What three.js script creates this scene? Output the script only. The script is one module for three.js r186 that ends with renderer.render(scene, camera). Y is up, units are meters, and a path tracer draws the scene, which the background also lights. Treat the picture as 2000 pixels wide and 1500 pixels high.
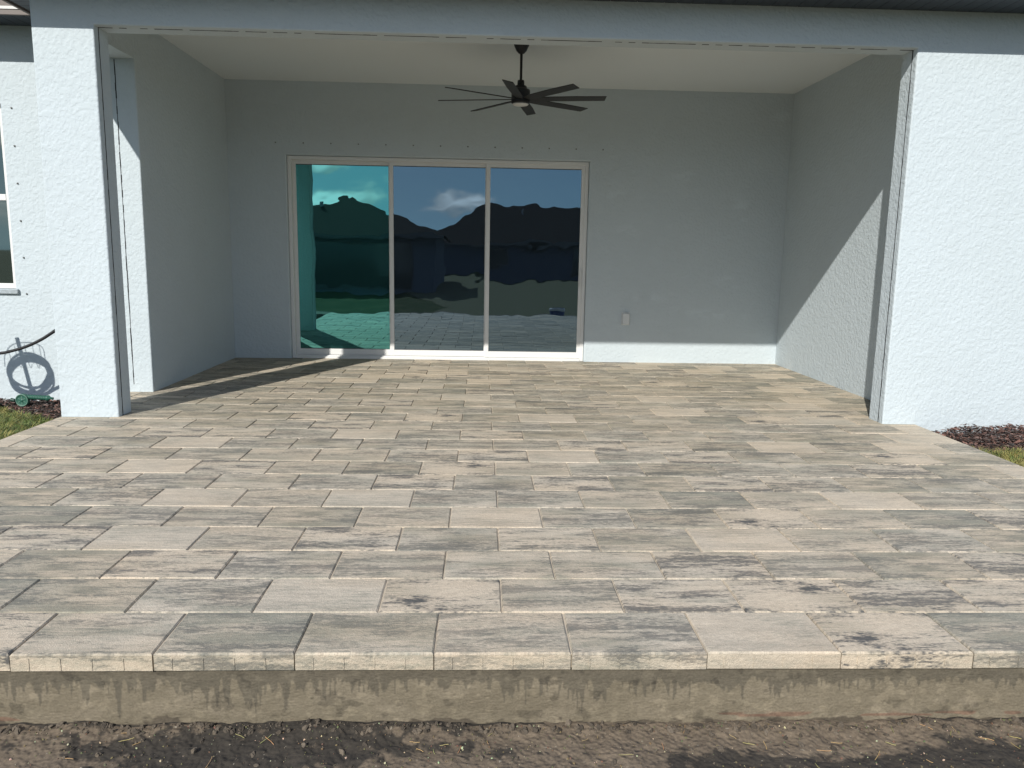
import * as THREE from 'three';
import { mergeGeometries, mergeVertices, toCreasedNormals } from 'three/addons/utils/BufferGeometryUtils.js';
import { RoundedBoxGeometry } from 'three/addons/geometries/RoundedBoxGeometry.js';

// ---------------------------------------------------------------- camera, sky, sun, exposure
const scene = new THREE.Scene();
const camera = new THREE.PerspectiveCamera(52.1, 4 / 3, 0.05, 600);
camera.position.set(0.148, 1.312, 2.437);
camera.rotation.order = 'YXZ';
camera.rotation.set(THREE.MathUtils.degToRad(-9.35), THREE.MathUtils.degToRad(-2.27), THREE.MathUtils.degToRad(1.0));
camera.updateMatrixWorld(true);

const renderer = new THREE.WebGLRenderer({ antialias: true });
renderer.toneMapping = THREE.LinearToneMapping;
renderer.toneMappingExposure = 1.25;
renderer.shadowMap.enabled = true;

const sun = new THREE.DirectionalLight(new THREE.Color().setRGB(1.0, 0.965, 0.905), 4.0);
sun.position.set(-0.442 * 20, 0.736 * 20, 20 - 3.5);
sun.target.position.set(0, 0, -3.5);
sun.castShadow = true;
sun.shadow.mapSize.set(2048, 2048);
Object.assign(sun.shadow.camera, { left: -14, right: 14, top: 14, bottom: -14, near: 1, far: 60 });
scene.add(sun, sun.target);

// ---------------------------------------------------------------- numbers and noise
function rng(seed) { let s = seed >>> 0; return () => { s = (s + 0x6D2B79F5) >>> 0; let t = s; t = Math.imul(t ^ (t >>> 15), t | 1); t ^= t + Math.imul(t ^ (t >>> 7), t | 61); return ((t ^ (t >>> 14)) >>> 0) / 4294967296; }; }
const R0 = rng(77);
const clamp = (x, a = 0, b = 1) => Math.min(b, Math.max(a, x));
const sstep = (a, b, x) => { const t = clamp((x - a) / (b - a)); return t * t * (3 - 2 * t); };
const lerp = (a, b, t) => a + (b - a) * t;
const TAB = new Float32Array(65536); { const r = rng(5); for (let i = 0; i < 65536; i++) TAB[i] = r(); }
function vnoise(x, y, px = 256, py = 256, s = 0) {          // value noise, repeats after px, py cells
  const xi = Math.floor(x), yi = Math.floor(y), fx = x - xi, fy = y - yi, ux = fx * fx * (3 - 2 * fx), uy = fy * fy * (3 - 2 * fy);
  const x0 = ((xi % px) + px) % px, x1 = (x0 + 1) % px, y0 = ((yi % py) + py) % py, y1 = (y0 + 1) % py;
  const h = (a, b) => TAB[(a * 157 + b * 7919 + s * 3571 + ((a * b) & 1023) * 31) & 65535];
  const a = h(x0, y0), b = h(x1, y0), c = h(x0, y1), d = h(x1, y1);
  return a + (b - a) * ux + (c - a) * uy + (a - b - c + d) * ux * uy;
}
function fbm(x, y, oct, px = 256, py = 256, s = 0) { let v = 0, a = 0.5, t = 0; for (let i = 0; i < oct; i++) { v += a * vnoise(x, y, px, py, s + i * 13); t += a; x *= 2; y *= 2; px *= 2; py *= 2; a *= 0.5; } return v / t; }
const toS = (c) => { c = clamp(c); return 255 * (c <= 0.0031308 ? 12.92 * c : 1.055 * Math.pow(c, 1 / 2.4) - 0.055); };
function tex(w, h, fn, { srgb = false, repeat = true } = {}) { // fn(u, v, out) gives linear rgb (srgb) or a value
  const d = new Uint8Array(w * h * 4), o = [0, 0, 0];
  for (let j = 0; j < h; j++) for (let i = 0; i < w; i++) {
    fn(i / w, j / h, o, i, j); const k = (j * w + i) * 4;
    for (let c = 0; c < 3; c++) d[k + c] = srgb ? toS(o[c]) : clamp(o[c]) * 255;
    d[k + 3] = 255;
  }
  const t = new THREE.DataTexture(d, w, h); t.magFilter = THREE.LinearFilter; t.minFilter = THREE.LinearMipmapLinearFilter; t.generateMipmaps = true;
  t.wrapS = t.wrapT = repeat ? THREE.RepeatWrapping : THREE.ClampToEdgeWrapping; if (srgb) t.colorSpace = THREE.SRGBColorSpace; t.needsUpdate = true; return t;
}

// the sky: blue air with fair-weather clouds all round
{
  const W = 2048, H = 1024, d = new Float32Array(W * H * 4);
  const sd = new THREE.Vector3(-0.442, 0.736, 1).normalize();
  for (let j = 0; j < H; j++) for (let i = 0; i < W; i++) {
    const el = ((j + 0.5) / H - 0.5) * Math.PI, az = ((i + 0.5) / W - 0.5) * 2 * Math.PI, k = (j * W + i) * 4;
    const y = Math.sin(el), x = Math.cos(el) * Math.cos(az), z = Math.cos(el) * Math.sin(az);
    const e = Math.max(0, y), hz = Math.exp(-e * 4.0), cs = Math.max(0, x * sd.x + y * sd.y + z * sd.z);
    let r = lerp(0.10, 0.66, hz), g = lerp(0.22, 1.0, hz), b = lerp(0.56, 1.2, hz);
    const glow = 0.35 * Math.pow(cs, 6) + 0.5 * Math.pow(cs, 60); r += glow; g += glow * 0.96; b += glow * 0.88;
    if (y > 0) {
      const ce = el * 57.3, u = (i / W) * 72, v = 9 * Math.log(1 + ce / 9), P = 72;
      const n = fbm(u + 2.9, v, 6, P, 64, 3) + 0.10 * (fbm((i / W) * 14 + 3, ce / 9, 2, 14, 64, 5) - 0.5);
      const band = sstep(0.8, 2.5, ce) * (1 - 0.5 * sstep(20, 50, ce)), c = sstep(0.53, 0.61, n) * band;
      const lit = 1.35 + 1.1 * sstep(0.57, 0.7, n) - 0.5 * sstep(0.52, 0.7, fbm(u + 2.9, v + 0.35, 5, P, 64, 3));
      r = lerp(r, lit, c * 0.9); g = lerp(g, lit, c * 0.9); b = lerp(b, 1.03 * lit, c * 0.9);
    }
    d[k] = r; d[k + 1] = g; d[k + 2] = b; d[k + 3] = 1;
  }
  const t = new THREE.DataTexture(d, W, H, THREE.RGBAFormat, THREE.FloatType);
  t.mapping = THREE.EquirectangularReflectionMapping; t.magFilter = THREE.LinearFilter; t.needsUpdate = true;
  scene.background = t; scene.environment = t;
  scene.backgroundIntensity = 0.58; scene.environmentIntensity = 0.58;
}

// ---------------------------------------------------------------- helpers
const used = {};
function numbered(n) { used[n] = (used[n] ?? -1) + 1; return used[n] ? `${n}_${String(used[n]).padStart(3, '0')}` : n; }
function thing(name, label, category, [x, y, z] = [0, 0, 0], extra = {}) {
  const o = new THREE.Group(); o.name = numbered(name); o.position.set(x, y, z); o.userData = { label, category, ...extra }; scene.add(o); return o;
}
function part(name, geo, mat, parent) { const m = new THREE.Mesh(geo, mat); m.name = name; m.castShadow = m.receiveShadow = true; parent.add(m); return m; }
function top(name, geo, mat, label, category, extra = {}) { const m = part(numbered(name), geo, mat, scene); m.userData = { label, category, ...extra }; return m; }
function setting(name, geo, mat, label) { const m = part(numbered(name), geo, mat, scene); m.userData = { kind: 'structure', label }; return m; }
function box(x0, x1, y0, y1, z0, z1) { return new THREE.BoxGeometry(x1 - x0, y1 - y0, z1 - z0).translate((x0 + x1) / 2, (y0 + y1) / 2, (z0 + z1) / 2); }
function rbox(x0, x1, y0, y1, z0, z1, r = 0.004) { return new RoundedBoxGeometry(x1 - x0, y1 - y0, z1 - z0, 2, r).translate((x0 + x1) / 2, (y0 + y1) / 2, (z0 + z1) / 2); }
function boxUV(g) {                                           // uv in metres from where a face stands
  if (g.index) g = g.toNonIndexed();
  const p = g.attributes.position, uv = new Float32Array(p.count * 2), a = new THREE.Vector3(), b = new THREE.Vector3(), c = new THREE.Vector3();
  for (let i = 0; i < p.count; i += 3) {
    a.fromBufferAttribute(p, i); b.fromBufferAttribute(p, i + 1); c.fromBufferAttribute(p, i + 2);
    const n = b.clone().sub(a).cross(c.clone().sub(a)), ax = Math.abs(n.x), ay = Math.abs(n.y), az = Math.abs(n.z);
    [a, b, c].forEach((v, k) => { const w = az >= ax && az >= ay ? [v.x, v.y] : ax >= ay ? [v.z, v.y] : [v.x, v.z]; uv[(i + k) * 2] = w[0]; uv[(i + k) * 2 + 1] = w[1]; });
  }
  g.setAttribute('uv', new THREE.BufferAttribute(uv, 2)); return g;
}
function extr(shape, z0, z1, bev = 0.012) {                   // a wall with worn, rounded arrises
  return new THREE.ExtrudeGeometry(shape, { depth: z1 - z0 - 2 * bev, bevelEnabled: bev > 0, bevelThickness: bev, bevelSize: bev, bevelOffset: -bev, bevelSegments: 3 }).translate(0, 0, z0 + bev);
}
const poly = (pts) => new THREE.Shape(pts.map(([x, y]) => new THREE.Vector2(x, y)));
const holeOf = (x0, x1, y0, y1) => new THREE.Path([[x0, y0], [x0, y1], [x1, y1], [x1, y0]].map(([x, y]) => new THREE.Vector2(x, y)));
const rectS = (x0, x1, y0, y1) => poly([[x0, y0], [x1, y0], [x1, y1], [x0, y1]]);
const clean = (gs) => mergeGeometries(gs.map((g) => { const n = g.index ? g.toNonIndexed() : g; for (const k of Object.keys(n.attributes)) if (!['position', 'normal', 'uv'].includes(k)) n.deleteAttribute(k); return n; }));
function tube(pts, r, seg = 40, rad = 8, closed = false) { return new THREE.TubeGeometry(new THREE.CatmullRomCurve3(pts.map((p) => new THREE.Vector3(...p)), closed), seg, r, rad, closed); }
const dull = (rgb) => new THREE.MeshPhysicalMaterial({ color: new THREE.Color().setRGB(...rgb), roughness: 1, specularIntensity: 0.1 });
const std = (rgb, roughness, more = {}) => new THREE.MeshStandardMaterial({ color: new THREE.Color().setRGB(...rgb), roughness, ...more });

// where the main planes stand (metres; patio top is y = 0, patio front edge is z = 0)
const ZF = -3.719, ZJ = -3.949, Z1 = -4.849, ZB = -7.303, XLP = -3.139, XL = -2.693, XR = 3.42, XLW = -2.885, XRW = 3.865, YO = 2.906, YC = 3.275, YS = 3.17, YTOP = 3.36, YG = -0.42;

// ---------------------------------------------------------------- materials
const stuccoBump = tex(1024, 1024, (u, v, o) => {
  const a = fbm(u * 84, v * 84, 2, 84, 84, 1), b = fbm(u * 40 + 0.5 * a, v * 40, 3, 40, 40, 9), c = vnoise(u * 260, v * 260, 260, 260, 4);
  const h = 0.6 * sstep(0.25, 0.75, a) + 0.32 * sstep(0.25, 0.8, b) + 0.08 * c; o[0] = o[1] = o[2] = h;
});
stuccoBump.repeat.set(1 / 1.7, 1 / 1.7);
const stuccoTone = tex(512, 512, (u, v, o) => {
  const a = fbm(u * 7, v * 7, 5, 7, 7, 21), b = fbm(u * 90, v * 90, 2, 90, 90, 22), k = 0.955 + 0.06 * a + 0.03 * (b - 0.5); o[0] = k; o[1] = k; o[2] = k * (0.995 + 0.01 * a);
}, { srgb: true });
stuccoTone.repeat.set(1 / 3.1, 1 / 3.1);
const stucco = std([0.505, 0.566, 0.592], 0.88, { map: stuccoTone, bumpMap: stuccoBump, bumpScale: 0.0031 });
const ceilPaint = std([0.67, 0.71, 0.71], 0.9, { bumpMap: stuccoBump, bumpScale: 0.0006 });
const white = std([0.68, 0.68, 0.66], 0.38);
const blackGap = std([0.012, 0.012, 0.014], 0.85);
const soffitMat = std([0.035, 0.045, 0.058], 0.5);
const fasciaMat = std([0.16, 0.135, 0.12], 0.55);
const dripMat = std([0.62, 0.62, 0.60], 0.45);
const darkMetal = std([0.022, 0.022, 0.024], 0.42, { metalness: 0.3 });
const beadMat = std([0.10, 0.10, 0.10], 0.6);
const roomPaint = std([0.58, 0.57, 0.54], 0.9);

// ---------------------------------------------------------------- the house
const house = thing('house', 'pale blue-white stucco house with an open covered porch and sliding glass door', 'house');
part('front_wall', boxUV(extr(poly([[XLP, YG], [XL, YG], [XL, YO], [XR, YO], [XR, YG], [6.5, YG], [6.5, YTOP], [XLP, YTOP]]), ZJ, ZF)), stucco, house);
{ // porch back wall with the door opening
  const s = rectS(-3.05, 4.05, YG, YTOP + 0.05); s.holes.push(holeOf(-2.202, 1.427, -0.06, 2.437));
  const sm = [[1.93, 1.62, 0.16, 0.07], [2.62, 2.28, 0.2, 0.06], [3.2, 1.02, 0.14, 0.1], [2.2, 0.8, 0.2, 0.05], [2.95, 0.62, 0.3, 0.05], [3.75, 3.0, 0.12, 0.06], [1.75, 2.05, 0.12, 0.05], [3.3, 1.9, 0.1, 0.16]];
  const smear = tex(1024, 512, (u, v, o) => { const x = u * 7.1 - 3.05, y = v * 3.55, n = fbm(u * 60, v * 70, 4, 60, 70, 24); let m = 0; for (const [a, b, w, h] of sm) m = Math.max(m, Math.exp(-Math.pow((x - a) / w, 2) - Math.pow((y - b) / h, 2)) * sstep(0.42, 0.62, n)); const t = fbm(u * 14, v * 7, 5, 14, 7, 25), k = 0.90 + 0.04 * t + 0.03 * (n - 0.5); o[0] = lerp(k, 1, m); o[1] = lerp(k, 1, m); o[2] = lerp(k, 1, m); }, { srgb: true });
  smear.repeat.set(1 / 7.1, 1 / 3.55); smear.offset.set(3.05 / 7.1, 0);
  const bw = stucco.clone(); bw.map = smear; bw.color.multiplyScalar(1.06);
  part('back_wall', boxUV(extr(s, ZB - 0.2, ZB, 0.014)), bw, house);
}
part('side_wall', boxUV(box(XRW, 4.1, YG, YTOP + 0.03, ZB + 0.001, ZJ - 0.001)), stucco, house);
{ // wall left of the porch: turns the corner and runs back to the door wall
  const r = 0.012, s = new THREE.Shape(); // plan: x, -z
  s.moveTo(-3.9, -Z1); s.lineTo(XLW - r, -Z1); s.absarc(XLW - r, -Z1 + r, r, -Math.PI / 2, 0, false); s.lineTo(XLW, -ZB - 0.001); s.lineTo(-3.1, -ZB - 0.001); s.lineTo(-3.1, -Z1 + 0.2); s.lineTo(-3.9, -Z1 + 0.2);
  const g = new THREE.ExtrudeGeometry(s, { depth: YTOP + 0.02 - YG, bevelEnabled: false, curveSegments: 6 }).rotateX(-Math.PI / 2).translate(0, YG, 0);
  part('corner_wall', boxUV(g), stucco, house);
  const w = rectS(-7.2, -3.9, YG, YTOP + 0.02); w.holes.push(holeOf(-5.0, -4.05, 0.93, 2.53));
  part('window_wall', boxUV(extr(w, Z1 - 0.2, Z1, 0)), stucco, house);
}
part('side_beam', boxUV(box(XLP + 0.002, XLW, 2.93, YTOP - 0.01, Z1 + 0.001, ZJ - 0.001)), stucco, house);
part('porch_ceiling', boxUV(box(-3.02, 3.98, YC, YC + 0.05, ZB - 0.05, ZJ + 0.1)), ceilPaint, house);

// dark, broken sealant line round the openings
function sealant(pts, w, n, gap, rnd) {                        // pts: [from, to, across, out]
  const [A, B, ac, out] = pts.map((p) => new THREE.Vector3(...p)), gs = [];
  for (let i = 0; i < n; i++) {
    if (rnd() < gap) continue;
    const a = A.clone().lerp(B, i / n), b = A.clone().lerp(B, (i + 1.02) / n), o0 = (rnd() - 0.5) * 0.0025, ww = w * (0.6 + 0.8 * rnd());
    const p = [[-ww, 0], [ww, 0], [ww * 0.5, 0.0022], [-ww * 0.5, 0.0022]].map(([s, h]) => ac.clone().multiplyScalar(s + o0).addScaledVector(out, h));
    const v = [], q = (i0, i1, i2, i3) => v.push(i0, i1, i2, i0, i2, i3), P = [...p.map((k) => a.clone().add(k)), ...p.map((k) => b.clone().add(k))];
    q(0, 4, 5, 1); q(1, 5, 6, 2); q(2, 6, 7, 3); q(3, 7, 4, 0); q(0, 1, 2, 3); q(4, 7, 6, 5);
    const g = new THREE.BufferGeometry(); g.setAttribute('position', new THREE.Float32BufferAttribute(v.flatMap((k) => P[k].toArray()), 3)); g.computeVertexNormals(); gs.push(g);
  }
  return mergeGeometries(gs);
}
{
  const r = rng(31), z = -3.79;
  part('sealant_line', sealant([[XL, 0, z], [XL, YO, z], [0, 0, 1], [1, 0, 0]], 0.0055, 40, 0.0, r), blackGap, house);
  part('sealant_line', sealant([[XR, 0, z], [XR, YO, z], [0, 0, 1], [-1, 0, 0]], 0.0055, 40, 0.0, r), blackGap, house);
  part('sealant_line', sealant([[XL, YO, z], [XR, YO, z], [0, 0, 1], [0, -1, 0]], 0.0058, 120, 0.22, r), blackGap, house);
  part('sealant_line', sealant([[-3.058, 0.07, Z1], [-3.058, 2.92, Z1], [1, 0, 0], [0, 0, 1]], 0.0042, 44, 0.0, r), blackGap, house);
}
// eaves
{
  const bz = rbox(-0.0485, 0.0485, YS, YS + 0.016, ZF + 0.002, ZF + 0.36, 0.003), bl = rbox(-0.0485, 0.0485, YS, YS + 0.016, Z1 + 0.002, Z1 + 0.36, 0.003), bs = rbox(-3.5, XLP - 0.002, YS, YS + 0.016, -0.0485, 0.0485, 0.003);
  for (let x = -3.08; x < 6.4; x += 0.1) part('soffit_board', bz, soffitMat, house).position.x = x;
  for (let x = -3.58; x > -6.6; x -= 0.1) part('soffit_board', bl, soffitMat, house).position.x = x;
  for (let z = -3.40; z > -4.46; z -= 0.1) part('soffit_board', bs, soffitMat, house).position.z = z;
  part('soffit_backing', clean([box(-3.5, 6.5, YS + 0.017, YS + 0.03, ZF - 0.02, ZF + 0.355), box(-6.6, -3.14, YS + 0.019, YS + 0.032, Z1 - 0.02, Z1 + 0.355), box(-3.49, XLP, YS + 0.021, YS + 0.034, -4.5, ZF)]), soffitMat, house);
  part('fascia', clean([rbox(-3.54, 6.5, YS - 0.012, YS + 0.17, ZF + 0.362, ZF + 0.385, 0.003), rbox(-6.6, -3.541, YS - 0.012, YS + 0.17, Z1 + 0.362, Z1 + 0.385, 0.003), rbox(-3.54, -3.517, YS - 0.011, YS + 0.169, -4.486, ZF + 0.3615, 0.003)]), fasciaMat, house);
  part('drip_edge', clean([box(-3.55, 6.5, YS + 0.03, YS + 0.052, ZF + 0.3855, ZF + 0.392), box(-6.6, -3.556, YS + 0.03, YS + 0.052, Z1 + 0.3855, Z1 + 0.392)]), dripMat, house);
  const s = poly([[ZF + 0.45, YS + 0.17], [-8, 5.2], [-16, YS + 0.17]]);
  const roof = new THREE.ExtrudeGeometry(s, { depth: 10.1, bevelEnabled: false }).rotateY(-Math.PI / 2).translate(6.5, 0, 0);
  part('roof', boxUV(roof), fasciaMat, house);
  part('side_roof', boxUV(new THREE.ExtrudeGeometry(poly([[Z1 + 0.45, YS + 0.172], [-8.4, 4.6], [-15.9, YS + 0.172]]), { depth: 3.1, bevelEnabled: false }).rotateY(-Math.PI / 2).translate(-3.56, 0, 0)), fasciaMat, house);
}
// room behind the glass: closed, furnished with nothing that shows
part('room_wall', clean([box(-3.05, 4.05, -0.1, 3.2, -12.2, -12), box(-3.25, -3.05, -0.1, 3.2, -12.2, ZB - 0.2), box(4.05, 4.25, -0.1, 3.2, -12.2, ZB - 0.2)]), roomPaint, house);
part('room_floor', box(-3.25, 4.25, -0.14, -0.04, -12.2, ZB - 0.19), std([0.25, 0.22, 0.19], 0.5), house);
part('room_ceiling', box(-3.25, 4.25, 3.0, 3.15, -12.2, ZB - 0.19), roomPaint, house);

// sliding door
{
  const z0 = ZB - 0.15, z1 = ZB - 0.045, x0 = -2.199, x1 = 1.424, yt = 2.434, fw = 0.042;
  const door = part('sliding_door', clean([rbox(x0, x0 + fw, 0.0, yt, z0, z1), rbox(x1 - fw, x1, 0.0, yt, z0, z1), rbox(x0 + fw - 0.001, x1 - fw + 0.001, yt - fw, yt - 0.001, z0 + 0.001, z1 - 0.002)]), white, house);
  part('sill_track', clean([rbox(x0 + fw, x1 - fw, -0.03, 0.022, z0, z1 + 0.012, 0.003), ...[0.012, 0.042, 0.072].map((k) => box(x0 + fw, x1 - fw, 0.021, 0.034, z0 + k, z0 + k + 0.004))]), white, door);
  const coat = (rgb, m) => new THREE.MeshPhysicalMaterial({ color: new THREE.Color().setRGB(...rgb), metalness: m, roughness: 0.006, transmission: 1, thickness: 0, ior: 1.5 });
  const green = coat([0.125, 0.41, 0.39], 0.92), blue = coat([0.165, 0.235, 0.285], 0.92);
  const panels = [[-2.168, -0.955, z0 + 0.014, green], [-0.995, 0.222, z0 + 0.044, blue], [0.182, 1.39, z0 + 0.074, blue]];
  panels.forEach(([a, b, z, gm], i) => {
    const st = 0.05, y0 = 0.034, y1 = yt - 0.03, bot = 0.075;
    part('panel_frame', clean([rbox(a, a + st, y0, y1, z - 0.014, z + 0.014), rbox(b - st, b, y0, y1, z - 0.014, z + 0.014), rbox(a + st - 0.002, b - st + 0.002, y0 + 0.001, y0 + bot, z - 0.013, z + 0.013), rbox(a + st - 0.002, b - st + 0.002, y1 - 0.055, y1 - 0.001, z - 0.013, z + 0.013)]), white, door);
    // float glass is never quite flat: a slow ripple of a few tenths of a millimetre
    const w = b - a - 2 * st + 0.004, h = y1 - y0 - bot - 0.05, g = new THREE.PlaneGeometry(w, h, 56, 110), p = g.attributes.position;
    for (let k = 0; k < p.count; k++) { const X = p.getX(k) + i * 3.1, Y = p.getY(k); p.setZ(k, 0.0014 * (fbm(X * 1.7 + 9, Y * 2.6 + 5, 2, 256, 256, 40 + i) - 0.5) + 0.00026 * (fbm(X * 7 + 9, Y * 10 + 5, 2, 256, 256, 45 + i) - 0.5)); }
    g.computeVertexNormals();
    part('glass_pane', g.translate((a + b) / 2, y0 + bot - 0.002 + h / 2, z), gm, door);
    if (i === 2) part('pull_handle', clean([rbox(b - 0.034, b - 0.016, 0.92, 1.14, z + 0.03, z + 0.042, 0.004), rbox(b - 0.032, b - 0.018, 0.93, 0.95, z + 0.013, z + 0.032, 0.003), rbox(b - 0.032, b - 0.018, 1.11, 1.13, z + 0.013, z + 0.032, 0.003)]), white, door);
    part('glazing_bead', box(a + st - 0.001, b - st + 0.001, y0 + bot - 0.001, y0 + bot + 0.006, z + 0.002, z + 0.009), beadMat, door); part('glazing_bead', box(a + st - 0.001, b - st + 0.001, y1 - 0.063, y1 - 0.054, z + 0.002, z + 0.009), beadMat, door);
  });
}
// window at the left
{
  const z = Z1 - 0.075, x0 = -4.998, x1 = -4.052, y0 = 0.932, y1 = 2.528, f = 0.045;
  const win = part('window', clean([rbox(x0, x0 + f, y0, y1, z - 0.03, z + 0.03), rbox(x1 - f, x1, y0, y1, z - 0.03, z + 0.03), rbox(x0 + f, x1 - f, y1 - f, y1 - 0.001, z - 0.029, z + 0.029), rbox(x0 + f, x1 - f, y0 + 0.001, y0 + f, z - 0.029, z + 0.029)]), white, house);
  part('meeting_rail', rbox(x0 + f, x1 - f, 1.71, 1.765, z - 0.01, z + 0.034), white, win);
  part('sill', rbox(x0 - 0.03, x1 + 0.03, 0.885, 0.931, Z1 - 0.07, Z1 + 0.03, 0.01), stucco, win);
  const g = new THREE.MeshPhysicalMaterial({ color: new THREE.Color().setRGB(0.17, 0.21, 0.2), metalness: 0.88, roughness: 0.02, transmission: 1, thickness: 0, ior: 1.5 });
  part('pane', new THREE.PlaneGeometry(x1 - x0 - 2 * f, 0.72).translate((x0 + x1) / 2, 2.124, z - 0.008), g, win);
  part('pane', new THREE.PlaneGeometry(x1 - x0 - 2 * f, 0.735).translate((x0 + x1) / 2, 1.343, z + 0.008), g, win);
  part('room_backing', box(x0 - 0.4, x1 + 0.4, y0 - 0.4, y1 + 0.3, Z1 - 1.3, Z1 - 1.2), roomPaint, win);
  part('side_room', clean([box(-5.45, -5.4, 0.4, 2.95, Z1 - 1.2, Z1 - 0.2), box(-3.65, -3.6, 0.4, 2.95, Z1 - 1.2, Z1 - 0.2), box(-5.4, -3.65, 0.4, 0.45, Z1 - 1.2, Z1 - 0.2), box(-5.4, -3.65, 2.9, 2.95, Z1 - 1.2, Z1 - 0.2)]), roomPaint, win);
}
// storm-panel anchors
{
  const g = clean([new THREE.CylinderGeometry(0.007, 0.009, 0.008, 10).rotateX(Math.PI / 2).translate(0, 0, 0.004), new THREE.CylinderGeometry(0.0045, 0.0045, 0.006, 8).rotateX(Math.PI / 2).translate(0, 0, 0.009)]);
  const m = std([0.17, 0.17, 0.165], 0.5, { metalness: 0.4 });
  for (let i = 0; i < 13; i++) part('storm_anchor', g, m, house).position.set(-2.318 + i * 0.325, 2.576, ZB);
  for (const y of [2.495, 2.177, 1.857, 1.533, 1.21, 0.887]) part('storm_anchor', g, m, house).position.set(-3.96, y, Z1);
}
// outlet cover on the porch wall
{
  const o = thing('outlet_cover', 'small white weatherproof outlet cover on the shaded porch wall right of the door', 'outlet cover', [1.935, 0.55, ZB]);
  const m = std([0.62, 0.64, 0.64], 0.45);
  part('back_plate', rbox(-0.052, 0.052, -0.082, 0.082, 0, 0.01, 0.004), m, o);
  part('hinged_lid', rbox(-0.043, 0.043, -0.072, 0.066, 0.0105, 0.04, 0.008), m, o);
  part('hinge', rbox(-0.03, 0.03, 0.067, 0.076, 0.0105, 0.024, 0.003), m, o);
}

// ---------------------------------------------------------------- ceiling fan
{
  const fan = thing('ceiling_fan', 'black eight-blade ceiling fan hanging on a downrod under the porch ceiling', 'ceiling fan', [0.489, YC, -5.3]);
  const lathe = (pts, n = 32) => new THREE.LatheGeometry(pts.map(([r, y]) => new THREE.Vector2(r, y)), n);
  part('canopy', lathe([[0, 0], [0.072, 0], [0.076, -0.012], [0.07, -0.04], [0.048, -0.085], [0.026, -0.108], [0.014, -0.112], [0, -0.112]]), darkMetal, fan);
  part('downrod', new THREE.CylinderGeometry(0.0125, 0.0125, 0.27, 16).translate(0, -0.24, 0), darkMetal, fan);
  part('coupling', lathe([[0, -0.345], [0.03, -0.347], [0.033, -0.36], [0.033, -0.395], [0.03, -0.4], [0, -0.4]]), darkMetal, fan);
  const motor = part('motor_housing', lathe([[0, -0.395], [0.05, -0.396], [0.056, -0.402], [0.058, -0.42], [0.083, -0.43], [0.088, -0.437], [0.088, -0.548], [0.084, -0.556], [0, -0.556]]), darkMetal, fan);
  part('light_lens', lathe([[0, -0.5565], [0.074, -0.5565], [0.076, -0.563], [0.066, -0.572], [0.03, -0.579], [0, -0.58]]), std([0.62, 0.62, 0.60], 0.5), motor);
  const bs = poly([[0.07, -0.028], [0.2, -0.046], [0.5, -0.05], [0.785, -0.05], [0.806, 0.04], [0.5, 0.05], [0.2, 0.046], [0.07, 0.028]]);
  const blade = new THREE.ExtrudeGeometry(bs, { depth: 0.005, bevelEnabled: true, bevelThickness: 0.0015, bevelSize: 0.0015, bevelSegments: 1 }).rotateX(Math.PI / 2).rotateX(-0.2);
  const bm = std([0.02, 0.021, 0.021], 0.55);
  for (let i = 0; i < 8; i++) { const b = part('blade', blade, bm, fan); b.position.y = -0.515; b.rotation.y = -THREE.MathUtils.degToRad(11 + 45 * i); }
}

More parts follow.
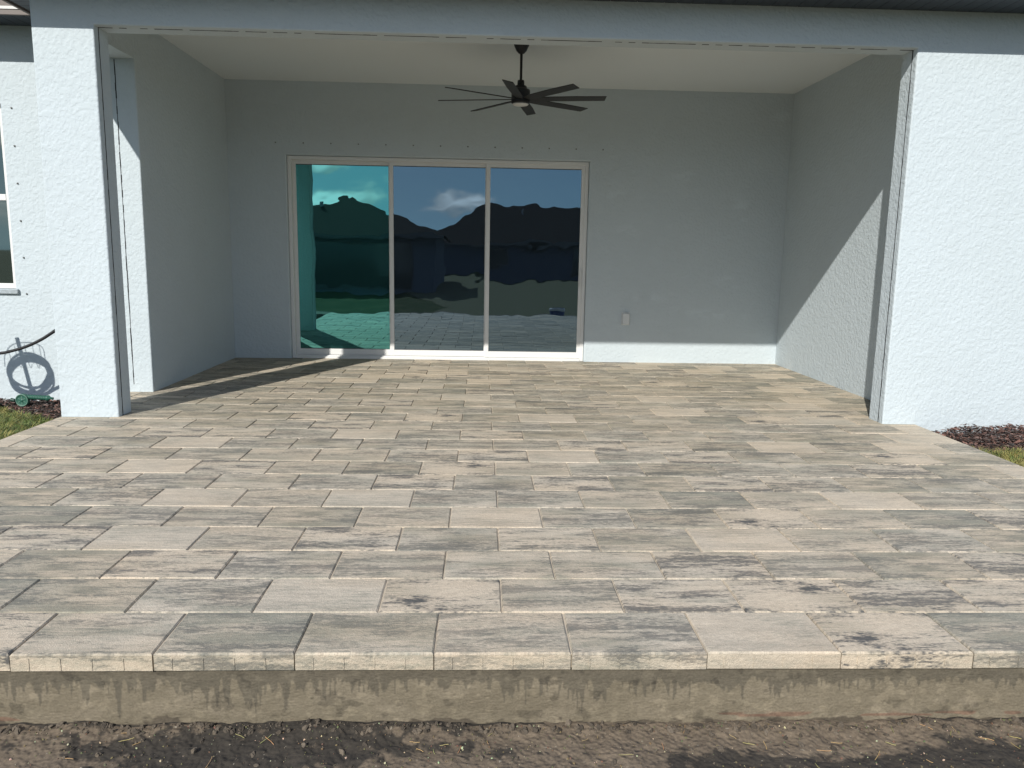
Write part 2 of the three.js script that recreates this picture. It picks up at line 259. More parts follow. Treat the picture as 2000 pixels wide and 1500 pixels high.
// ---------------------------------------------------------------- patio of concrete pavers
const ATC = 4, ATR = 6, cells = [];
for (let i = 0; i < 24; i++) cells.push('AAAABBBBBBCCCCCCCDDDDDDD'[i]);
const paverMap = (() => {
  const prm = cells.map((k, i) => { const r = rng(900 + i * 17); return { k, gray: { A: 0.06, B: 0.72, C: 0.25, D: 0.40 }[k] + 0.16 * (r() - 0.5), dark: { A: 0.16, B: 0.5, C: 0.92, D: 0.55 }[k] * (0.75 + 0.5 * r()), warm: r(), ox: r() * 200, oy: r() * 200, bx: r(), by: r() }; });
  return tex(2048, 2048, (u, v, o) => {
    const c = Math.min(ATC - 1, Math.floor(u * ATC)), w = Math.min(ATR - 1, Math.floor(v * ATR)), p = prm[w * ATC + c], x = (u * ATC - c) * 0.46, y = (v * ATR - w) * 0.306;
    const X = x + p.ox, Y = y + p.oy;
    const wob = 0.02 * fbm(X * 7, Y * 14, 2, 256, 256, 2);
    const big = fbm(X * 4.2, (Y + wob) * 13, 4, 4096, 4096, 3), st = fbm(X * 11, (Y + wob) * 95, 4, 4096, 4096, 5), fine = fbm(X * 90, Y * 330, 2, 65536, 65536, 7), gr = vnoise(X * 620, Y * 700, 65536, 65536, 8), mid = fbm(X * 62, Y * 150, 3, 65536, 65536, 9), mot = fbm(X * 26, Y * 60, 3, 65536, 65536, 10), sp = vnoise(X * 330, Y * 330, 65536, 65536, 11);
    const ed = Math.min(x, 0.46 - x, y, 0.306 - y) + 0.007 * (sp - 0.5) + 0.006 * (st - 0.5), rim = 1 - sstep(0.006, 0.013, ed);
    const g = clamp(p.gray + 1.3 * (big - 0.5) + 0.85 * (st - 0.5) + 0.5 * (fine - 0.5) + 0.8 * (mid - 0.5) + 0.4 * (mot - 0.5)) * (1 - 0.75 * rim);
    const blob = fbm(X * 5 + 31, (Y + wob) * 17 + 11, 3, 4096, 4096, 15);
    const dk = clamp(p.dark * sstep(0.40, 0.84, blob + 0.5 * (st - 0.5) + 0.4 * (fine - 0.5) + 0.42 * (mid - 0.5) + 0.2 * (mot - 0.5))) * (1 - 0.8 * rim);
    const wm = clamp(0.5 * p.warm + 0.9 * (fbm(X * 3, Y * 6, 2, 4096, 4096, 17) - 0.45));
    let r = lerp(0.525, 0.255, g), gg = lerp(0.46, 0.246, g), b = lerp(0.362, 0.196, g);
    r *= 1 + 0.10 * wm; b *= 1 - 0.10 * wm;
    r = lerp(r, 0.092, dk); gg = lerp(gg, 0.09, dk); b = lerp(b, 0.084, dk);
    const k = 1 + 0.34 * (gr - 0.5) + 0.42 * (mid - 0.5) + 0.2 * (mot - 0.5) + (sp > 0.88 ? 0.16 : sp < 0.08 ? -0.26 : 0);
    o[0] = r * k; o[1] = gg * k; o[2] = b * k;
  }, { srgb: true });
})();
const paverBump = tex(512, 512, (u, v, o) => { const h = 0.5 * fbm(u * 60, v * 60, 3, 60, 60, 51) + 0.5 * vnoise(u * 230, v * 230, 230, 230, 52); o[0] = o[1] = o[2] = h; });
paverBump.repeat.set(5, 5);
const paverMat = new THREE.MeshPhysicalMaterial({ specularIntensity: 0.65, map: paverMap, bumpMap: paverBump, bumpScale: 0.002, roughness: 0.72 });
const sandMat = std([0.50, 0.43, 0.33], 0.95);
const PL = 0.46, PD = 0.3064, PT = 0.06;
function paverGeo(w, d, cell, flip, rnd, front) {              // w along x, d along z, top at y = 0, centred
  const nx = w > 0.3 ? 5 : 3, nz = 3, ring = [], g = 0.0020, hx = w / 2 - g, hz = d / 2 - g;
  for (let i = 0; i < nx; i++) ring.push([-hx + 2 * hx * i / nx, hz]);
  for (let i = 0; i < nz; i++) ring.push([hx, hz - 2 * hz * i / nz]);
  for (let i = 0; i < nx; i++) ring.push([hx - 2 * hx * i / nx, -hz]);
  for (let i = 0; i < nz; i++) ring.push([-hx, -hz + 2 * hz * i / nz]);
  const n = ring.length, J = () => (rnd() - 0.5), V = [], inner = [], outer = [];
  for (const [x, z] of ring) { const c = 0.0052 + 0.0022 * J(); inner.push([clamp(x, -hx + c, hx - c) + 0.0014 * J(), 0, clamp(z, -hz + c, hz - c) + 0.0014 * J()]); outer.push([x + 0.0012 * J(), -0.006 + 0.0022 * J(), z + 0.0012 * J()]); }
  const tri = (...p) => p.forEach((q) => V.push(...q));
  const ctr = [0, 0.0002, 0];
  for (let i = 0; i < n; i++) {
    const j = (i + 1) % n, a = inner[i], b = inner[j], c = outer[i], d2 = outer[j], e = [c[0], -PT, c[2]], f = [d2[0], -PT, d2[2]];
    tri(ctr, a, b); tri(a, c, d2); tri(a, d2, b); tri(c, e, f); tri(c, f, d2);
  }
  let geo = new THREE.BufferGeometry(); geo.setAttribute('position', new THREE.Float32BufferAttribute(V, 3)); geo.computeVertexNormals();
  if (front) { // moulded spacer ribs on the face
    const gs = [geo]; for (const t of [-0.37, -0.15, 0.07, 0.29]) { const b = box(t * w - 0.0022, t * w + 0.0022, -PT + 0.003, -0.016, hz - 0.003, hz + 0.0022).toNonIndexed(); b.deleteAttribute('uv'); gs.push(b); }
    geo = mergeGeometries(gs);
  }
  const p = geo.attributes.position, uv = new Float32Array(p.count * 2), cc = cell % ATC, cr = Math.floor(cell / ATC), su = flip & 1 ? -1 : 1, sv = flip & 2 ? -1 : 1;
  for (let i = 0; i < p.count; i++) {
    const u = 0.5 + su * 0.94 * p.getX(i) / PL, drop = Math.max(0, -p.getY(i) - 0.004), v = 0.5 + sv * 0.94 * (p.getZ(i) - drop) / PD;
    uv[i * 2] = (cc + clamp(u, 0.02, 0.98)) / ATC; uv[i * 2 + 1] = (cr + clamp(v, 0.02, 0.98)) / ATR;
  }
  geo.setAttribute('uv', new THREE.BufferAttribute(uv, 2)); return geo;
}
const patio = thing('patio', 'wide patio of cream and grey concrete pavers in running bond', 'patio', [0, 0, 0], { kind: 'structure' });
delete patio.userData.category;
{
  const kinds = { A: [], B: [], C: [], D: [] }; cells.forEach((k, i) => kinds[k].push(i));
  const seen = { 0: ['CDBBDDACBD', -4], 1: ['BDACDCCCCD', -4], 2: ['BCDDDDCDBC', -4], 3: ['CADCBCBADDB', -5], 4: ['BDDBDADBCDB', -5] };
  const r = rng(4242), list = []; let lastKind = '';
  for (let n = 0; n < 24; n++) {
    const z0 = -n * PD - PD, z1 = -n * PD, zc = (z0 + z1) / 2, inside = n >= 13, xa = n < 14 ? -3.148 : n < 16 ? -3.12 : -2.96, xb = inside ? 3.9 : 3.70;
    const off = n % 2 ? 0.515 + 0.03 * (r() - 0.5) : 0.02 * (r() - 0.5);
    for (let k = -9; k < 10; k++) {
      let a = (k + off) * PL, b = a + PL; if (b < xa + 0.05 || a > xb - 0.05) continue;
      a = Math.max(a, xa); b = Math.min(b, xb); if (a - xa < 0.07) a = xa; if (xb - b < 0.07) b = xb; if (b - a < 0.08) continue;
      const s = seen[n], k0 = s && s[0][k - s[1]] ? s[0][k - s[1]] : 'AABBBCCDDDD'[Math.floor(r() * 11)], kd = k0 === 'A' && lastKind === 'A' ? 'D' : k0, pick = kinds[kd]; lastKind = kd;
      const cell = pick[Math.floor(r() * pick.length)], flip = Math.floor(r() * 4);
      const g = paverGeo(b - a, PD, cell, flip, r, n === 0), xc = (a + b) / 2, dy = 0.0024 * (r() - 0.5), tx = 0.0045 * (r() - 0.5), tz = 0.004 * (r() - 0.5), dx = 0.0012 * (r() - 0.5);
      const P = [[a, z0], [a, z1], [b, z0], [b, z1]].map(([x, z]) => new THREE.Vector3(x, 0, z).project(camera)), inF = P.some((q) => Math.abs(q.x) < 1 && Math.abs(q.y) < 1);
      const area = Math.abs((P[0].x - P[3].x) * (P[1].y - P[2].y) - (P[1].x - P[2].x) * (P[0].y - P[3].y)) * (inF ? 1 : 0);
      list.push({ g, x: xc + dx, y: dy, z: zc, tx, tz, area });
    }
  }
  list.sort((p, q) => q.area - p.area);
  const rest = [];
  list.forEach((p, i) => {
    if (i < 300) { const m = part('paver', p.g, paverMat, patio); m.position.set(p.x, p.y, p.z); m.rotation.set(p.tx, 0, p.tz); }
    else rest.push(p.g.applyMatrix4(new THREE.Matrix4().makeRotationFromEuler(new THREE.Euler(p.tx, 0, p.tz)).setPosition(p.x, p.y, p.z)));
  });
  const m = part('far_pavers', mergeGeometries(rest), paverMat, patio); m.userData.kind = 'stuff';
  part('joint_sand', clean([box(-3.14, 3.69, -0.058, -0.0082, -3.95, -0.012), box(-3.1, 3.88, -0.058, -0.0084, ZB - 0.14, -3.951)]), sandMat, patio);
}
// poured edge under the pavers, streaked with damp runs and cement smears
const footMap = tex(2048, 256, (u, v, o) => {
  const x = u * 8.2, y = v * 0.36;                               // metres; y up from the bottom of the pour
  const h = y - 0.155;                                         // above the soil
  const dens = sstep(0.3, 0.62, vnoise(x * 2.3, 5.5, 19, 8, 60)), drip = (f, sd, lo) => sstep(lo, 0.97, vnoise(x * f, sd * 1.7, Math.round(f * 8.2), 8, sd)) * (0.35 + 0.65 * vnoise(x * f * 0.37, sd * 0.9, Math.round(f * 3), 8, sd + 3));
  const runs = 0.183 - 0.03 * fbm(x * 6, 1.3, 3, 49, 8, 61) - dens * (0.05 * drip(32, 62, 0.42) + 0.075 * drip(62, 64, 0.45) + 0.085 * drip(125, 66, 0.5)) - 0.02 * drip(80, 67, 0.4);
  const damp = sstep(-0.004, 0.004, h - runs + 0.010 * (fbm(x * 60, y * 40, 2, 492, 256, 66) - 0.5));
  const sm = sstep(0.52, 0.62, fbm(x * 9, y * 22, 4, 74, 64, 67)), gr = vnoise(x * 260, y * 260, 4096, 4096, 68), md = fbm(x * 2.2, y * 9, 4, 18, 64, 69);
  let r = lerp(0.235, 0.175, md), g = lerp(0.198, 0.147, md), b = lerp(0.136, 0.100, md);
  r = lerp(r, 0.25, sm * 0.5); g = lerp(g, 0.21, sm * 0.5); b = lerp(b, 0.148, sm * 0.5);
  r = lerp(r, 0.108, damp * 0.72); g = lerp(g, 0.094, damp * 0.72); b = lerp(b, 0.068, damp * 0.72);
  const soil = sstep(0.5, 0.58, fbm(x * 14, y * 20, 4, 115, 64, 71) + 0.55 * (0.035 - h) / 0.05 - 0.25);
  r = lerp(r, 0.085, soil * 0.8); g = lerp(g, 0.068, soil * 0.8); b = lerp(b, 0.048, soil * 0.8);
  const red = sstep(0.66, 0.72, vnoise(x * 2.6, 3.2, 21, 8, 72) * 0.5 + 0.5 * vnoise(x * 12, y * 90, 98, 64, 73)) * sstep(0.018, 0.024, h) * (1 - sstep(0.034, 0.042, h));
  r = lerp(r, 0.19, red * 0.5); g = lerp(g, 0.08, red * 0.5); b = lerp(b, 0.05, red * 0.5);
  const cr = sstep(0.62, 0.7, fbm(x * 30, y * 34, 3, 246, 128, 74)) * 0.22 - sstep(0.66, 0.74, fbm(x * 22, y * 26, 3, 180, 128, 75)) * 0.3;
  const k = 0.76 * (1 + 0.34 * (gr - 0.5) + cr); o[0] = r * k; o[1] = g * k; o[2] = b * k;
}, { srgb: true });
const footBump = tex(1024, 256, (u, v, o) => { const x = u * 8.2, y = v * 0.36; o[0] = o[1] = o[2] = 0.6 * fbm(x * 14, y * 22, 4, 115, 64, 81) + 0.25 * fbm(x * 50, y * 12, 2, 410, 64, 82) + 0.15 * vnoise(x * 180, y * 180, 4096, 4096, 83); });
{
  const W = 8.2, g = new THREE.PlaneGeometry(W, 0.36, 500, 24), p = g.attributes.position;
  for (let i = 0; i < p.count; i++) { const x = p.getX(i), y = p.getY(i); p.setZ(i, 0.010 * (fbm(x * 2 + 20, y * 9 + 20, 4, 256, 256, 91) - 0.5) + (y < -0.02 ? 0.012 * sstep(-0.02, -0.12, y) : 0)); }
  g.translate(0.28, -0.0605 - 0.18, -0.013); g.computeVertexNormals();
  part('concrete_edge', g, new THREE.MeshStandardMaterial({ map: footMap, bumpMap: footBump, bumpScale: 0.011, roughness: 0.92 }), patio);
  part('concrete_slab', box(-3.13, 3.69, -0.5, -0.0615, -7.2, -0.03), std([0.24, 0.22, 0.16], 0.9), patio);
}

// ---------------------------------------------------------------- ground
const lawnMap = tex(1024, 1024, (u, v, o) => {
  const a = fbm(u * 12, v * 12, 5, 12, 12, 101), b = vnoise(u * 330, v * 330, 330, 330, 102), d = sstep(0.52, 0.66, a);
  o[0] = lerp(0.024, 0.05, d) * (0.6 + 0.8 * b); o[1] = lerp(0.044, 0.06, d) * (0.6 + 0.8 * b); o[2] = lerp(0.012, 0.022, d) * (0.6 + 0.8 * b);
}, { srgb: true });
lawnMap.repeat.set(60, 60);
setting('ground', new THREE.PlaneGeometry(500, 500).rotateX(-Math.PI / 2).translate(0, -0.34, 60), new THREE.MeshPhysicalMaterial({ map: lawnMap, roughness: 1, specularIntensity: 0.1 }), 'green lawn reaching back to the neighbouring houses');
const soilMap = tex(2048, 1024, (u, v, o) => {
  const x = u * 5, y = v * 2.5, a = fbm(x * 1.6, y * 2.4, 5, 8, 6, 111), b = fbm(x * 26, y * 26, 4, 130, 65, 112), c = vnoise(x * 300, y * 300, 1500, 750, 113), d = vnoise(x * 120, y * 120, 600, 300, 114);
  const darkSoil = sstep(0.49, 0.58, a + 0.4 * (b - 0.5) + clamp(1.1 * (y - 0.10), -0.06, 0.09));  // ragged darker soil patches, more of them farther out from the patio edge
  let r = lerp(0.165, 0.042, darkSoil), g = lerp(0.128, 0.035, darkSoil), bl = lerp(0.088, 0.026, darkSoil);
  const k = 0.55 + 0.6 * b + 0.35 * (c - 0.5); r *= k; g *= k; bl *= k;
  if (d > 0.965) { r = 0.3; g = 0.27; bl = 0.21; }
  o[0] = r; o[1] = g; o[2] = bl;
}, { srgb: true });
const soilBump = tex(1024, 512, (u, v, o) => { const x = u * 5, y = v * 2.5; o[0] = o[1] = o[2] = 0.5 * fbm(x * 22, y * 22, 4, 110, 55, 121) + 0.5 * fbm(x * 90, y * 90, 2, 450, 225, 122); });
const soilH = (x, z) => -0.262 + 0.03 * (fbm(x * 2.3 + 40, z * 3 + 40, 4, 256, 256, 131) - 0.5) + 0.016 * (fbm(x * 22 + 90, z * 22 + 90, 3, 512, 512, 132) - 0.5) + 0.028 * Math.exp(-Math.pow((z - 0.02) / 0.05, 2)) * (fbm(x * 6 + 50, 3.3, 3, 256, 256, 133) - 0.25) + 0.004 * x * 0;
{
  const g = new THREE.PlaneGeometry(5, 1.25, 620, 160).rotateX(-Math.PI / 2).translate(0.3, 0, 0.575), p = g.attributes.position, uv = g.attributes.uv;
  for (let i = 0; i < p.count; i++) { p.setY(i, soilH(p.getX(i), p.getZ(i))); uv.setXY(i, p.getX(i) / 5, p.getZ(i) / 2.5); }
  g.computeVertexNormals();
  const far = new THREE.PlaneGeometry(14, 3, 60, 20).rotateX(-Math.PI / 2).translate(0.3, -0.3, 2.6);
  const fu = far.attributes.uv, fp = far.attributes.position; for (let i = 0; i < fp.count; i++) fu.setXY(i, fp.getX(i) / 5, fp.getZ(i) / 2.5);
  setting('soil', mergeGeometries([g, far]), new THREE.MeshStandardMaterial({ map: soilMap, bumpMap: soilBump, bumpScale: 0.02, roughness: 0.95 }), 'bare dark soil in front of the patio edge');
}
{ // loose grit, clods and straw on the soil
  const r = rng(515), d = new THREE.Object3D(), st = new THREE.IcosahedronGeometry(1, 0), col = new THREE.Color();
  const jit = (g, s, a) => { const q = rng(s), p = g.attributes.position, m = {}; for (let i = 0; i < p.count; i++) { const k = [p.getX(i), p.getY(i), p.getZ(i)].map((t) => t.toFixed(3)).join(); m[k] ??= 1 + a * (q() - 0.5); p.setXYZ(i, p.getX(i) * m[k], p.getY(i) * m[k], p.getZ(i) * m[k]); } g.computeVertexNormals(); return g; };
  jit(st, 3, 0.7);
  const N = 2600, pm = new THREE.InstancedMesh(st, std([1, 1, 1], 0.85), N); pm.name = 'grit'; pm.castShadow = pm.receiveShadow = true;
  for (let i = 0; i < N; i++) {
    const x = -1.9 + 4.4 * r(), z = 0.005 + 0.55 * Math.pow(r(), 1.2), s = 0.0014 + 0.0034 * Math.pow(r(), 3), pale = r() < 0.14; d.position.set(x, soilH(x, z) + s * 0.3, z); d.rotation.set(r() * 6, r() * 6, r() * 6); d.scale.set(s * (0.8 + 0.6 * r()), s * 0.8, s); d.updateMatrix(); pm.setMatrixAt(i, d.matrix);
    pm.setColorAt(i, pale ? col.setRGB(0.34 + 0.2 * r(), 0.31 + 0.15 * r(), 0.25) : col.setRGB(0.09 + 0.08 * r(), 0.075 + 0.06 * r(), 0.055));
  }
  pm.userData = { kind: 'stuff', label: 'pale grit and small stones scattered on the dark soil', category: 'gravel' }; scene.add(pm);
  const M = 1500, cl = new THREE.InstancedMesh(jit(new THREE.IcosahedronGeometry(1, 1), 8, 0.8), std([1, 1, 1], 0.95), M); cl.name = 'soil_clods'; cl.castShadow = cl.receiveShadow = true;
  for (let i = 0; i < M; i++) { const x = -1.9 + 4.4 * r(), z = 0.0 + (r() < 0.6 ? 0.05 : 0.5) * r(), s = 0.002 + 0.010 * Math.pow(r(), 5); d.position.set(x, soilH(x, z), z); d.rotation.set(r() * 6, r() * 6, r() * 6); d.scale.set(s * 1.3, s * 0.7, s); d.updateMatrix(); cl.setMatrixAt(i, d.matrix); const k = 0.035 + 0.09 * r(); cl.setColorAt(i, col.setRGB(k * 1.15, k * 0.93, k * 0.68)); }
  cl.userData = { kind: 'stuff', label: 'dark crumbs of soil heaped along the concrete edge', category: 'soil' }; scene.add(cl);
  const S = 90, sg = tube([[-0.5, 0, 0], [-0.15, 0.03, 0.03], [0.2, 0.0, 0.0], [0.5, 0.05, -0.05]], 0.03, 6, 4), sw = new THREE.InstancedMesh(sg, std([1, 1, 1], 0.8), S); sw.name = 'straw'; sw.castShadow = sw.receiveShadow = true;
  for (let i = 0; i < S; i++) { const x = -1.8 + 4.2 * r(), z = 0.03 + 0.4 * r(), s = 0.02 + 0.04 * r(); d.position.set(x, soilH(x, z) + 0.003, z); d.rotation.set(0.15 * (r() - 0.5), r() * 6.3, 0.3 * (r() - 0.5)); d.scale.set(s, 0.03, 0.03); d.updateMatrix(); sw.setMatrixAt(i, d.matrix); sw.setColorAt(i, col.setRGB(0.36 + 0.2 * r(), 0.29 + 0.12 * r(), 0.15)); }
  sw.userData = { kind: 'stuff', label: 'thin dry straw lying on the dark soil', category: 'straw' }; scene.add(sw);
}
// sides: beds along the walls and the grass beside the patio
const sideH = (x, z, left) => {
  const wall = left ? Z1 : ZF, dw = z - wall, n = fbm(x * 5 + 70, z * 5 + 70, 3, 256, 256, left ? 141 : 142);
  return -0.15 + 0.055 * (1 - sstep(0.1, 0.75, dw)) + 0.05 * (n - 0.5) - 0.05 * sstep(1.2, 3.2, dw);
};
{
  const mk = (x0, x1, z0, z1, left) => { const g = new THREE.PlaneGeometry(x1 - x0, z1 - z0, 70, 70).rotateX(-Math.PI / 2).translate((x0 + x1) / 2, 0, (z0 + z1) / 2), p = g.attributes.position, uv = g.attributes.uv; for (let i = 0; i < p.count; i++) { p.setY(i, sideH(p.getX(i), p.getZ(i), left)); uv.setXY(i, p.getX(i) / 5, p.getZ(i) / 2.5); } g.computeVertexNormals(); return g; };
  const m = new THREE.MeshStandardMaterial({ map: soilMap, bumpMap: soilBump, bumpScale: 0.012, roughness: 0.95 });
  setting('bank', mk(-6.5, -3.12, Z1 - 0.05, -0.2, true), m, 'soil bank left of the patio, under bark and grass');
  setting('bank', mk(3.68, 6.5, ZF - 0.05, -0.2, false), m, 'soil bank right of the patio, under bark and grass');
}
{
  const d = new THREE.Object3D(), col = new THREE.Color();
  const chip = (s) => { const q = rng(s), g = new THREE.BoxGeometry(1, 0.15, 0.34, 3, 1, 1), p = g.attributes.position, m = {}; for (let i = 0; i < p.count; i++) { const k = [p.getX(i), p.getY(i), p.getZ(i)].map((t) => t.toFixed(2)).join(); m[k] ??= [0.16 * (q() - 0.5), 0.10 * (q() - 0.5), 0.2 * (q() - 0.5)]; p.setXYZ(i, p.getX(i) + m[k][0], p.getY(i) + m[k][1], p.getZ(i) * (1 - 0.5 * Math.pow(Math.abs(p.getX(i)) * 2, 2)) + m[k][2]); } const h = g.toNonIndexed(); h.computeVertexNormals(); return h; };
  const bark = (name, N, spot, left, label, seed) => {
    const r = rng(seed), im = new THREE.InstancedMesh(chip(seed), std([1, 1, 1], 0.9), N); im.name = name; im.castShadow = im.receiveShadow = true;
    for (let i = 0; i < N; i++) { const [x, z, h] = spot(r), s = 0.014 + 0.045 * r() * r(); d.position.set(x, sideH(x, z, left) + h, z); d.rotation.set(0.8 * (r() - 0.5), r() * 6.3, 0.7 * (r() - 0.5)); d.scale.set(s, s * (0.6 + 0.8 * r()), s * (0.6 + 0.7 * r())); d.updateMatrix(); im.setMatrixAt(i, d.matrix); const k = 0.025 + 0.17 * Math.pow(r(), 2.4), w = r() < 0.25 ? -0.6 : r(); im.setColorAt(i, col.setRGB(k * (1.25 + 0.4 * w), k * (0.86 - 0.04 * w), k * (0.74 - 0.12 * w))); }
    im.userData = { kind: 'stuff', label, category: 'mulch' }; scene.add(im);
  };
  bark('mulch', 4200, (r) => { const x = -5.0 + 1.9 * r(), z = Z1 + 0.02 + (Math.max(0.25, 0.42 + (x + 4.05) * 0.62) + 0.1) * Math.pow(r(), 0.9); return [x, z, 0.02 * r()]; }, true, 'red-brown bark mulch along the wall left of the pillar', 61);
  bark('mulch_001', 9000, (r) => { const x = 3.74 + 1.7 * r(), z = ZF + 0.02 + 0.62 * r(), e = sstep(3.72, 4.1, x) * (1 - sstep(0.2, 0.62, z - ZF)); return [x, z, 0.005 + r() * (0.02 + 0.085 * e)]; }, false, 'dark brown bark mulch heaped against the wall right of the patio', 62);
  // grass: tufts of bent blades
  const bl = []; { const r = rng(88); for (let k = 0; k < 9; k++) { const a = r() * 6.3, w = 0.0028 + 0.0016 * r(), h = 0.035 + 0.05 * r(), lean = 0.02 + 0.045 * r(), cx = 0.02 * (r() - 0.5), cz = 0.02 * (r() - 0.5), ux = Math.cos(a), uz = Math.sin(a), P = (t, s) => [cx + ux * lean * t * t - uz * w * s * (1 - t * 0.9), h * t * (1 - 0.25 * t), cz + uz * lean * t * t + ux * w * s * (1 - t * 0.9)]; for (let q = 0; q < 3; q++) { const t0 = q / 3, t1 = (q + 1) / 3; bl.push(...P(t0, -1), ...P(t0, 1), ...P(t1, 1), ...P(t0, -1), ...P(t1, 1), ...P(t1, -1)); } } }
  const gg = new THREE.BufferGeometry(); gg.setAttribute('position', new THREE.Float32BufferAttribute(bl, 3)); gg.computeVertexNormals();
  const gm = new THREE.MeshPhysicalMaterial({ color: 0xffffff, roughness: 0.75, side: THREE.DoubleSide, transmission: 0.25, thickness: 0 });
  const grass = (name, N, spot, left, label, dry, seed) => {
    const r = rng(seed), im = new THREE.InstancedMesh(gg, gm, N); im.name = name; im.castShadow = im.receiveShadow = true;
    for (let i = 0; i < N; i++) { const [x, z] = spot(r), s = 0.6 + 0.7 * r(); d.position.set(x, sideH(x, z, left) - 0.004, z); d.rotation.set(0.3 * (r() - 0.5), r() * 6.3, 0.3 * (r() - 0.5)); d.scale.set(s * 1.3, s, s * 1.3); d.updateMatrix(); im.setMatrixAt(i, d.matrix); const y = r() < dry ? 0.5 + 0.5 * r() : 0.25 * r(), k = 0.6 + 0.7 * r(); im.setColorAt(i, col.setRGB(lerp(0.095, 0.40, y) * k, lerp(0.165, 0.33, y) * k, lerp(0.03, 0.10, y) * k)); }
    im.userData = { kind: 'stuff', label, category: 'grass' }; scene.add(im);
  };
  grass('grass', 6500, (r) => { const x = -3.165 - 1.5 * Math.pow(r(), 0.9); return [x, Math.max(-4.62, -4.45 + (x + 4.05) * 0.62) + 0.06 * (r() - 0.5) + 1.9 * Math.pow(r(), 1.1)]; }, true, 'short green grass left of the patio', 0.3, 71);
  grass('grass_001', 6000, (r) => { const z = ZF + 0.48 + 1.6 * r(); return [3.725 + 1.3 * r(), z]; }, false, 'yellowing grass right of the patio in front of the mulch', 0.75, 72);
}

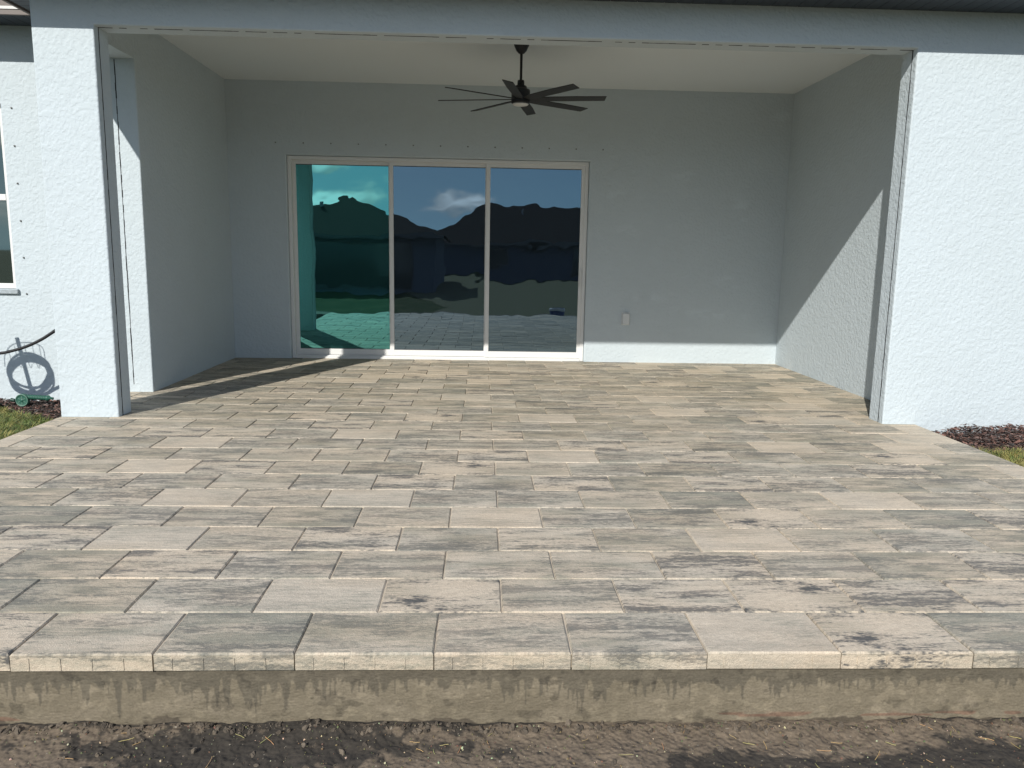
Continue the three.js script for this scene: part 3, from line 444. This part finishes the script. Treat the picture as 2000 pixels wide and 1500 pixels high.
// ---------------------------------------------------------------- hose stand, hose and sprayer by the left wall
{
  const T = (x, y, t) => [x - 0.442 * t, y + 0.736 * t, Z1 + t];
  const st = thing('hose_stand', 'dark metal hose stand with a wire basket in front of the left wall', 'hose stand', [-4.23, -0.12, -4.1]);
  const loc = (p) => [p[0] + 4.23, p[1] + 0.12, p[2] + 4.1], iron = std([0.02, 0.02, 0.022], 0.5, { metalness: 0.4 });
  const A = loc(T(-4.08, 0.485, 0.75)), B = [0.035, -0.02, 0], dir = new THREE.Vector3(...A).sub(new THREE.Vector3(...B)), post = new RoundedBoxGeometry(0.034, dir.length(), 0.02, 2, 0.004);
  post.applyQuaternion(new THREE.Quaternion().setFromUnitVectors(new THREE.Vector3(0, 1, 0), dir.clone().normalize())).translate((A[0] + B[0]) / 2, (A[1] + B[1]) / 2, 0);
  part('post', post, iron, st);
  part('leg', tube([[0.0, 0.55, 0], [0.13, 0.2, -0.2], [0.2, 0.03, -0.4]], 0.011, 16, 8), iron, st);
  const bk = (pts, r = 0.0035) => tube(pts.map(([x, y, z = 0]) => { const p = loc(T(x, y, 0.75)); p[2] += z; return p; }), r, 30, 6);
  part('wire_basket', clean([bk([[-4.21, 0.22], [-4.2, 0.33], [-4.13, 0.42], [-4.02, 0.445], [-3.93, 0.44], [-3.86, 0.40], [-3.845, 0.31], [-3.84, 0.25]]), ...[-4.17, -4.11, -4.02, -3.95, -3.89].map((x, i) => bk([[x, 0.43 - 0.5 * Math.pow(x + 3.99, 2) * 2], [x + 0.012, 0.33], [x + 0.03, 0.24], [x + 0.045, 0.22 - 0.004 * i], [x + 0.055, 0.245]], 0.0026))]), iron, st);
  const hz = thing('garden_hose', 'coiled garden hose with a black loose end sticking out beside the left wall', 'garden hose', [-4.32, 0.72, -4.1]);
  const hm = std([0.008, 0.008, 0.009], 0.6), q = rng(12), gs = [];
  for (let k = 0; k < 9; k++) {
    const rx = 0.165 + 0.055 * q(), ry = (0.125 + 0.055 * q()), oy = -0.02 * q() - (k > 5 ? 0.02 : 0), pts = [], tw = q() * 6;
    for (let i = 0; i < 20; i++) { const a = i / 20 * 2 * Math.PI; pts.push([rx * Math.cos(a) + 0.008 * Math.sin(a * 2 + tw), oy + ry * Math.sin(a) * (Math.sin(a) < 0 ? 1.12 : 1), 0.02 * (k - 4) / 4 + 0.01 * Math.sin(a * 3 + tw)]); }
    gs.push(tube(pts, 0.0095, 80, 8, true));
  }
  part('coil', clean(gs), hm, hz);
  const e = (p) => [p[0] + 4.32, p[1] - 0.72, p[2] + 4.1];
  part('loose_end', tube([e([-4.3, 0.56, -4.1]), e([-4.2, 0.43, -4.2]), e([-3.943, 0.41, -4.35]), e([-3.84, 0.432, -4.35]), e([-3.725, 0.468, -4.35]), e([-3.593, 0.53, -4.35]), e([-3.477, 0.603, -4.35])], 0.0128, 60, 10), hm, hz);
  part('end_ferrule', new THREE.CylinderGeometry(0.0142, 0.0142, 0.02, 14).applyQuaternion(new THREE.Quaternion().setFromUnitVectors(new THREE.Vector3(0, 1, 0), new THREE.Vector3(0.85, 0.52, 0).normalize())).translate(...e([-3.474, 0.605, -4.35])), std([0.03, 0.03, 0.03], 0.4, { metalness: 0.5 }), hz);
  const nz = thing('hose_sprayer', 'green plastic hose sprayer with a round dial lying on the bark mulch', 'hose sprayer', [-3.93, -0.04, -4.6]);
  const gn = std([0.02, 0.095, 0.066], 0.5), gd = std([0.012, 0.05, 0.036], 0.5), gl = std([0.10, 0.20, 0.15], 0.55);
  const disc = part('dial', new THREE.LatheGeometry([[0, -0.022], [0.05, -0.022], [0.056, -0.016], [0.056, 0.016], [0.052, 0.021], [0.044, 0.022], [0.042, 0.017], [0.012, 0.017], [0.01, 0.024], [0, 0.024]].map(([a, b]) => new THREE.Vector2(a, b)), 30).rotateX(Math.PI / 2), gn, nz);
  part('dial_rim', new THREE.TorusGeometry(0.051, 0.005, 8, 36).translate(0, 0, 0.02), gl, disc);
  part('dial_marks', clean([0, 1, 2, 3, 4, 5].map((k) => box(-0.003, 0.003, 0.018, 0.038, 0.0165, 0.0195).rotateZ(k * Math.PI / 3))), gl, disc);
  const prof = []; prof.push([0, 0], [0.016, 0], [0.02, 0.01]); for (let i = 0; i < 22; i++) { const y = 0.02 + i * 0.0072; prof.push([i % 2 ? 0.0185 : 0.0225, y], [i % 2 ? 0.0185 : 0.0225, y + 0.0055]); } prof.push([0.026, 0.185], [0.026, 0.2], [0.012, 0.215], [0.0105, 0.24], [0, 0.24]);
  part('handle', new THREE.LatheGeometry(prof.map(([a, b]) => new THREE.Vector2(a, b)), 20).rotateZ(-Math.PI / 2).rotateZ(-0.05).translate(0.02, 0.026, -0.012), gn, nz);
  part('hose_connector', new THREE.CylinderGeometry(0.016, 0.014, 0.06, 14).rotateZ(Math.PI / 2 - 0.2).translate(-0.075, -0.004, 0), gd, nz);
}

// ---------------------------------------------------------------- behind the camera, seen in the door glass
setting('dry_ground', (() => { const s = poly([[-1.3, -3.6], [-0.9, -8], [-3.2, -16], [-2.5, -34], [20, -36], [26, -4.2]]); const g = new THREE.ShapeGeometry(s).rotateX(-Math.PI / 2).translate(0, -0.325, 0); return g; })(), dull([0.11, 0.112, 0.065]), 'dry olive-tan ground behind the camera');
{
  const b = thing('bucket', 'blue bucket with a white rim on the soil, mirrored in the right door pane', 'bucket', [1.87, -0.275, 0.85]);
  part('pail', new THREE.LatheGeometry([[0, 0], [0.125, 0], [0.13, 0.004], [0.15, 0.33], [0.146, 0.33], [0.126, 0.008], [0, 0.008]].map(([x, y]) => new THREE.Vector2(x, y)), 36), std([0.02, 0.06, 0.22], 0.35), b);
  part('rim', new THREE.LatheGeometry([[0.147, 0.31], [0.162, 0.31], [0.162, 0.362], [0.147, 0.366]].map(([x, y]) => new THREE.Vector2(x, y)), 36), std([0.7, 0.7, 0.68], 0.4), b);
  part('bail', tube([[-0.155, 0.32, 0], [-0.15, 0.27, 0.09], [-0.08, 0.2, 0.17], [0.08, 0.2, 0.17], [0.15, 0.27, 0.09], [0.155, 0.32, 0]], 0.003, 30, 6), std([0.4, 0.4, 0.4], 0.4, { metalness: 0.7 }), b);
}
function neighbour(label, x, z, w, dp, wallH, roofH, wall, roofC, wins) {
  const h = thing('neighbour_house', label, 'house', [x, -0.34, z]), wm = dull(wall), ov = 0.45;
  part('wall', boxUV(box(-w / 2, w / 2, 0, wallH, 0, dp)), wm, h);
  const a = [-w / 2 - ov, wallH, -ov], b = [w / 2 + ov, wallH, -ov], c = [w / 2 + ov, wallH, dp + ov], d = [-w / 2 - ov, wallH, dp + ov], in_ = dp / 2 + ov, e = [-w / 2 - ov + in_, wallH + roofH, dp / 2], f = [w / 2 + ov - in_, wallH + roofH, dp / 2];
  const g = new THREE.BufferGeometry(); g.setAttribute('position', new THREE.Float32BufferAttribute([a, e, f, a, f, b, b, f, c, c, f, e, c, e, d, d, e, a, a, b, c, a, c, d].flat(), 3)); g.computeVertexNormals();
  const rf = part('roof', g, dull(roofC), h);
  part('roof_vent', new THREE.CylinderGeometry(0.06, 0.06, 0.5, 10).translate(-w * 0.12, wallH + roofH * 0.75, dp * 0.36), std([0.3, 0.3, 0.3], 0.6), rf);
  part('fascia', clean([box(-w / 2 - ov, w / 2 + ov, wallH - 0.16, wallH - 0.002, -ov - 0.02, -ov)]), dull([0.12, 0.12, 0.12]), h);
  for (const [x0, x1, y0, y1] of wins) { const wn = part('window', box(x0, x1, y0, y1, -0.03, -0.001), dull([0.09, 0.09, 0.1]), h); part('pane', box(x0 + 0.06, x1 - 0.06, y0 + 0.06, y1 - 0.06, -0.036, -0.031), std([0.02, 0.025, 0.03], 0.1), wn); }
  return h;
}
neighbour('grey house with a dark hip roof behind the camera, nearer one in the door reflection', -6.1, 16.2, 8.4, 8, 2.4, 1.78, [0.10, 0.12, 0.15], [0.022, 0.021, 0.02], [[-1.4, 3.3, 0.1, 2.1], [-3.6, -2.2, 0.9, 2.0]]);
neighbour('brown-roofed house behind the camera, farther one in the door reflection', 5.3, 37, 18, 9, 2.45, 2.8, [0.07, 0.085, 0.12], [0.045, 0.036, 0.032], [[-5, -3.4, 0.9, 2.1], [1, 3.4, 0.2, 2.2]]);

renderer.render(scene, camera);
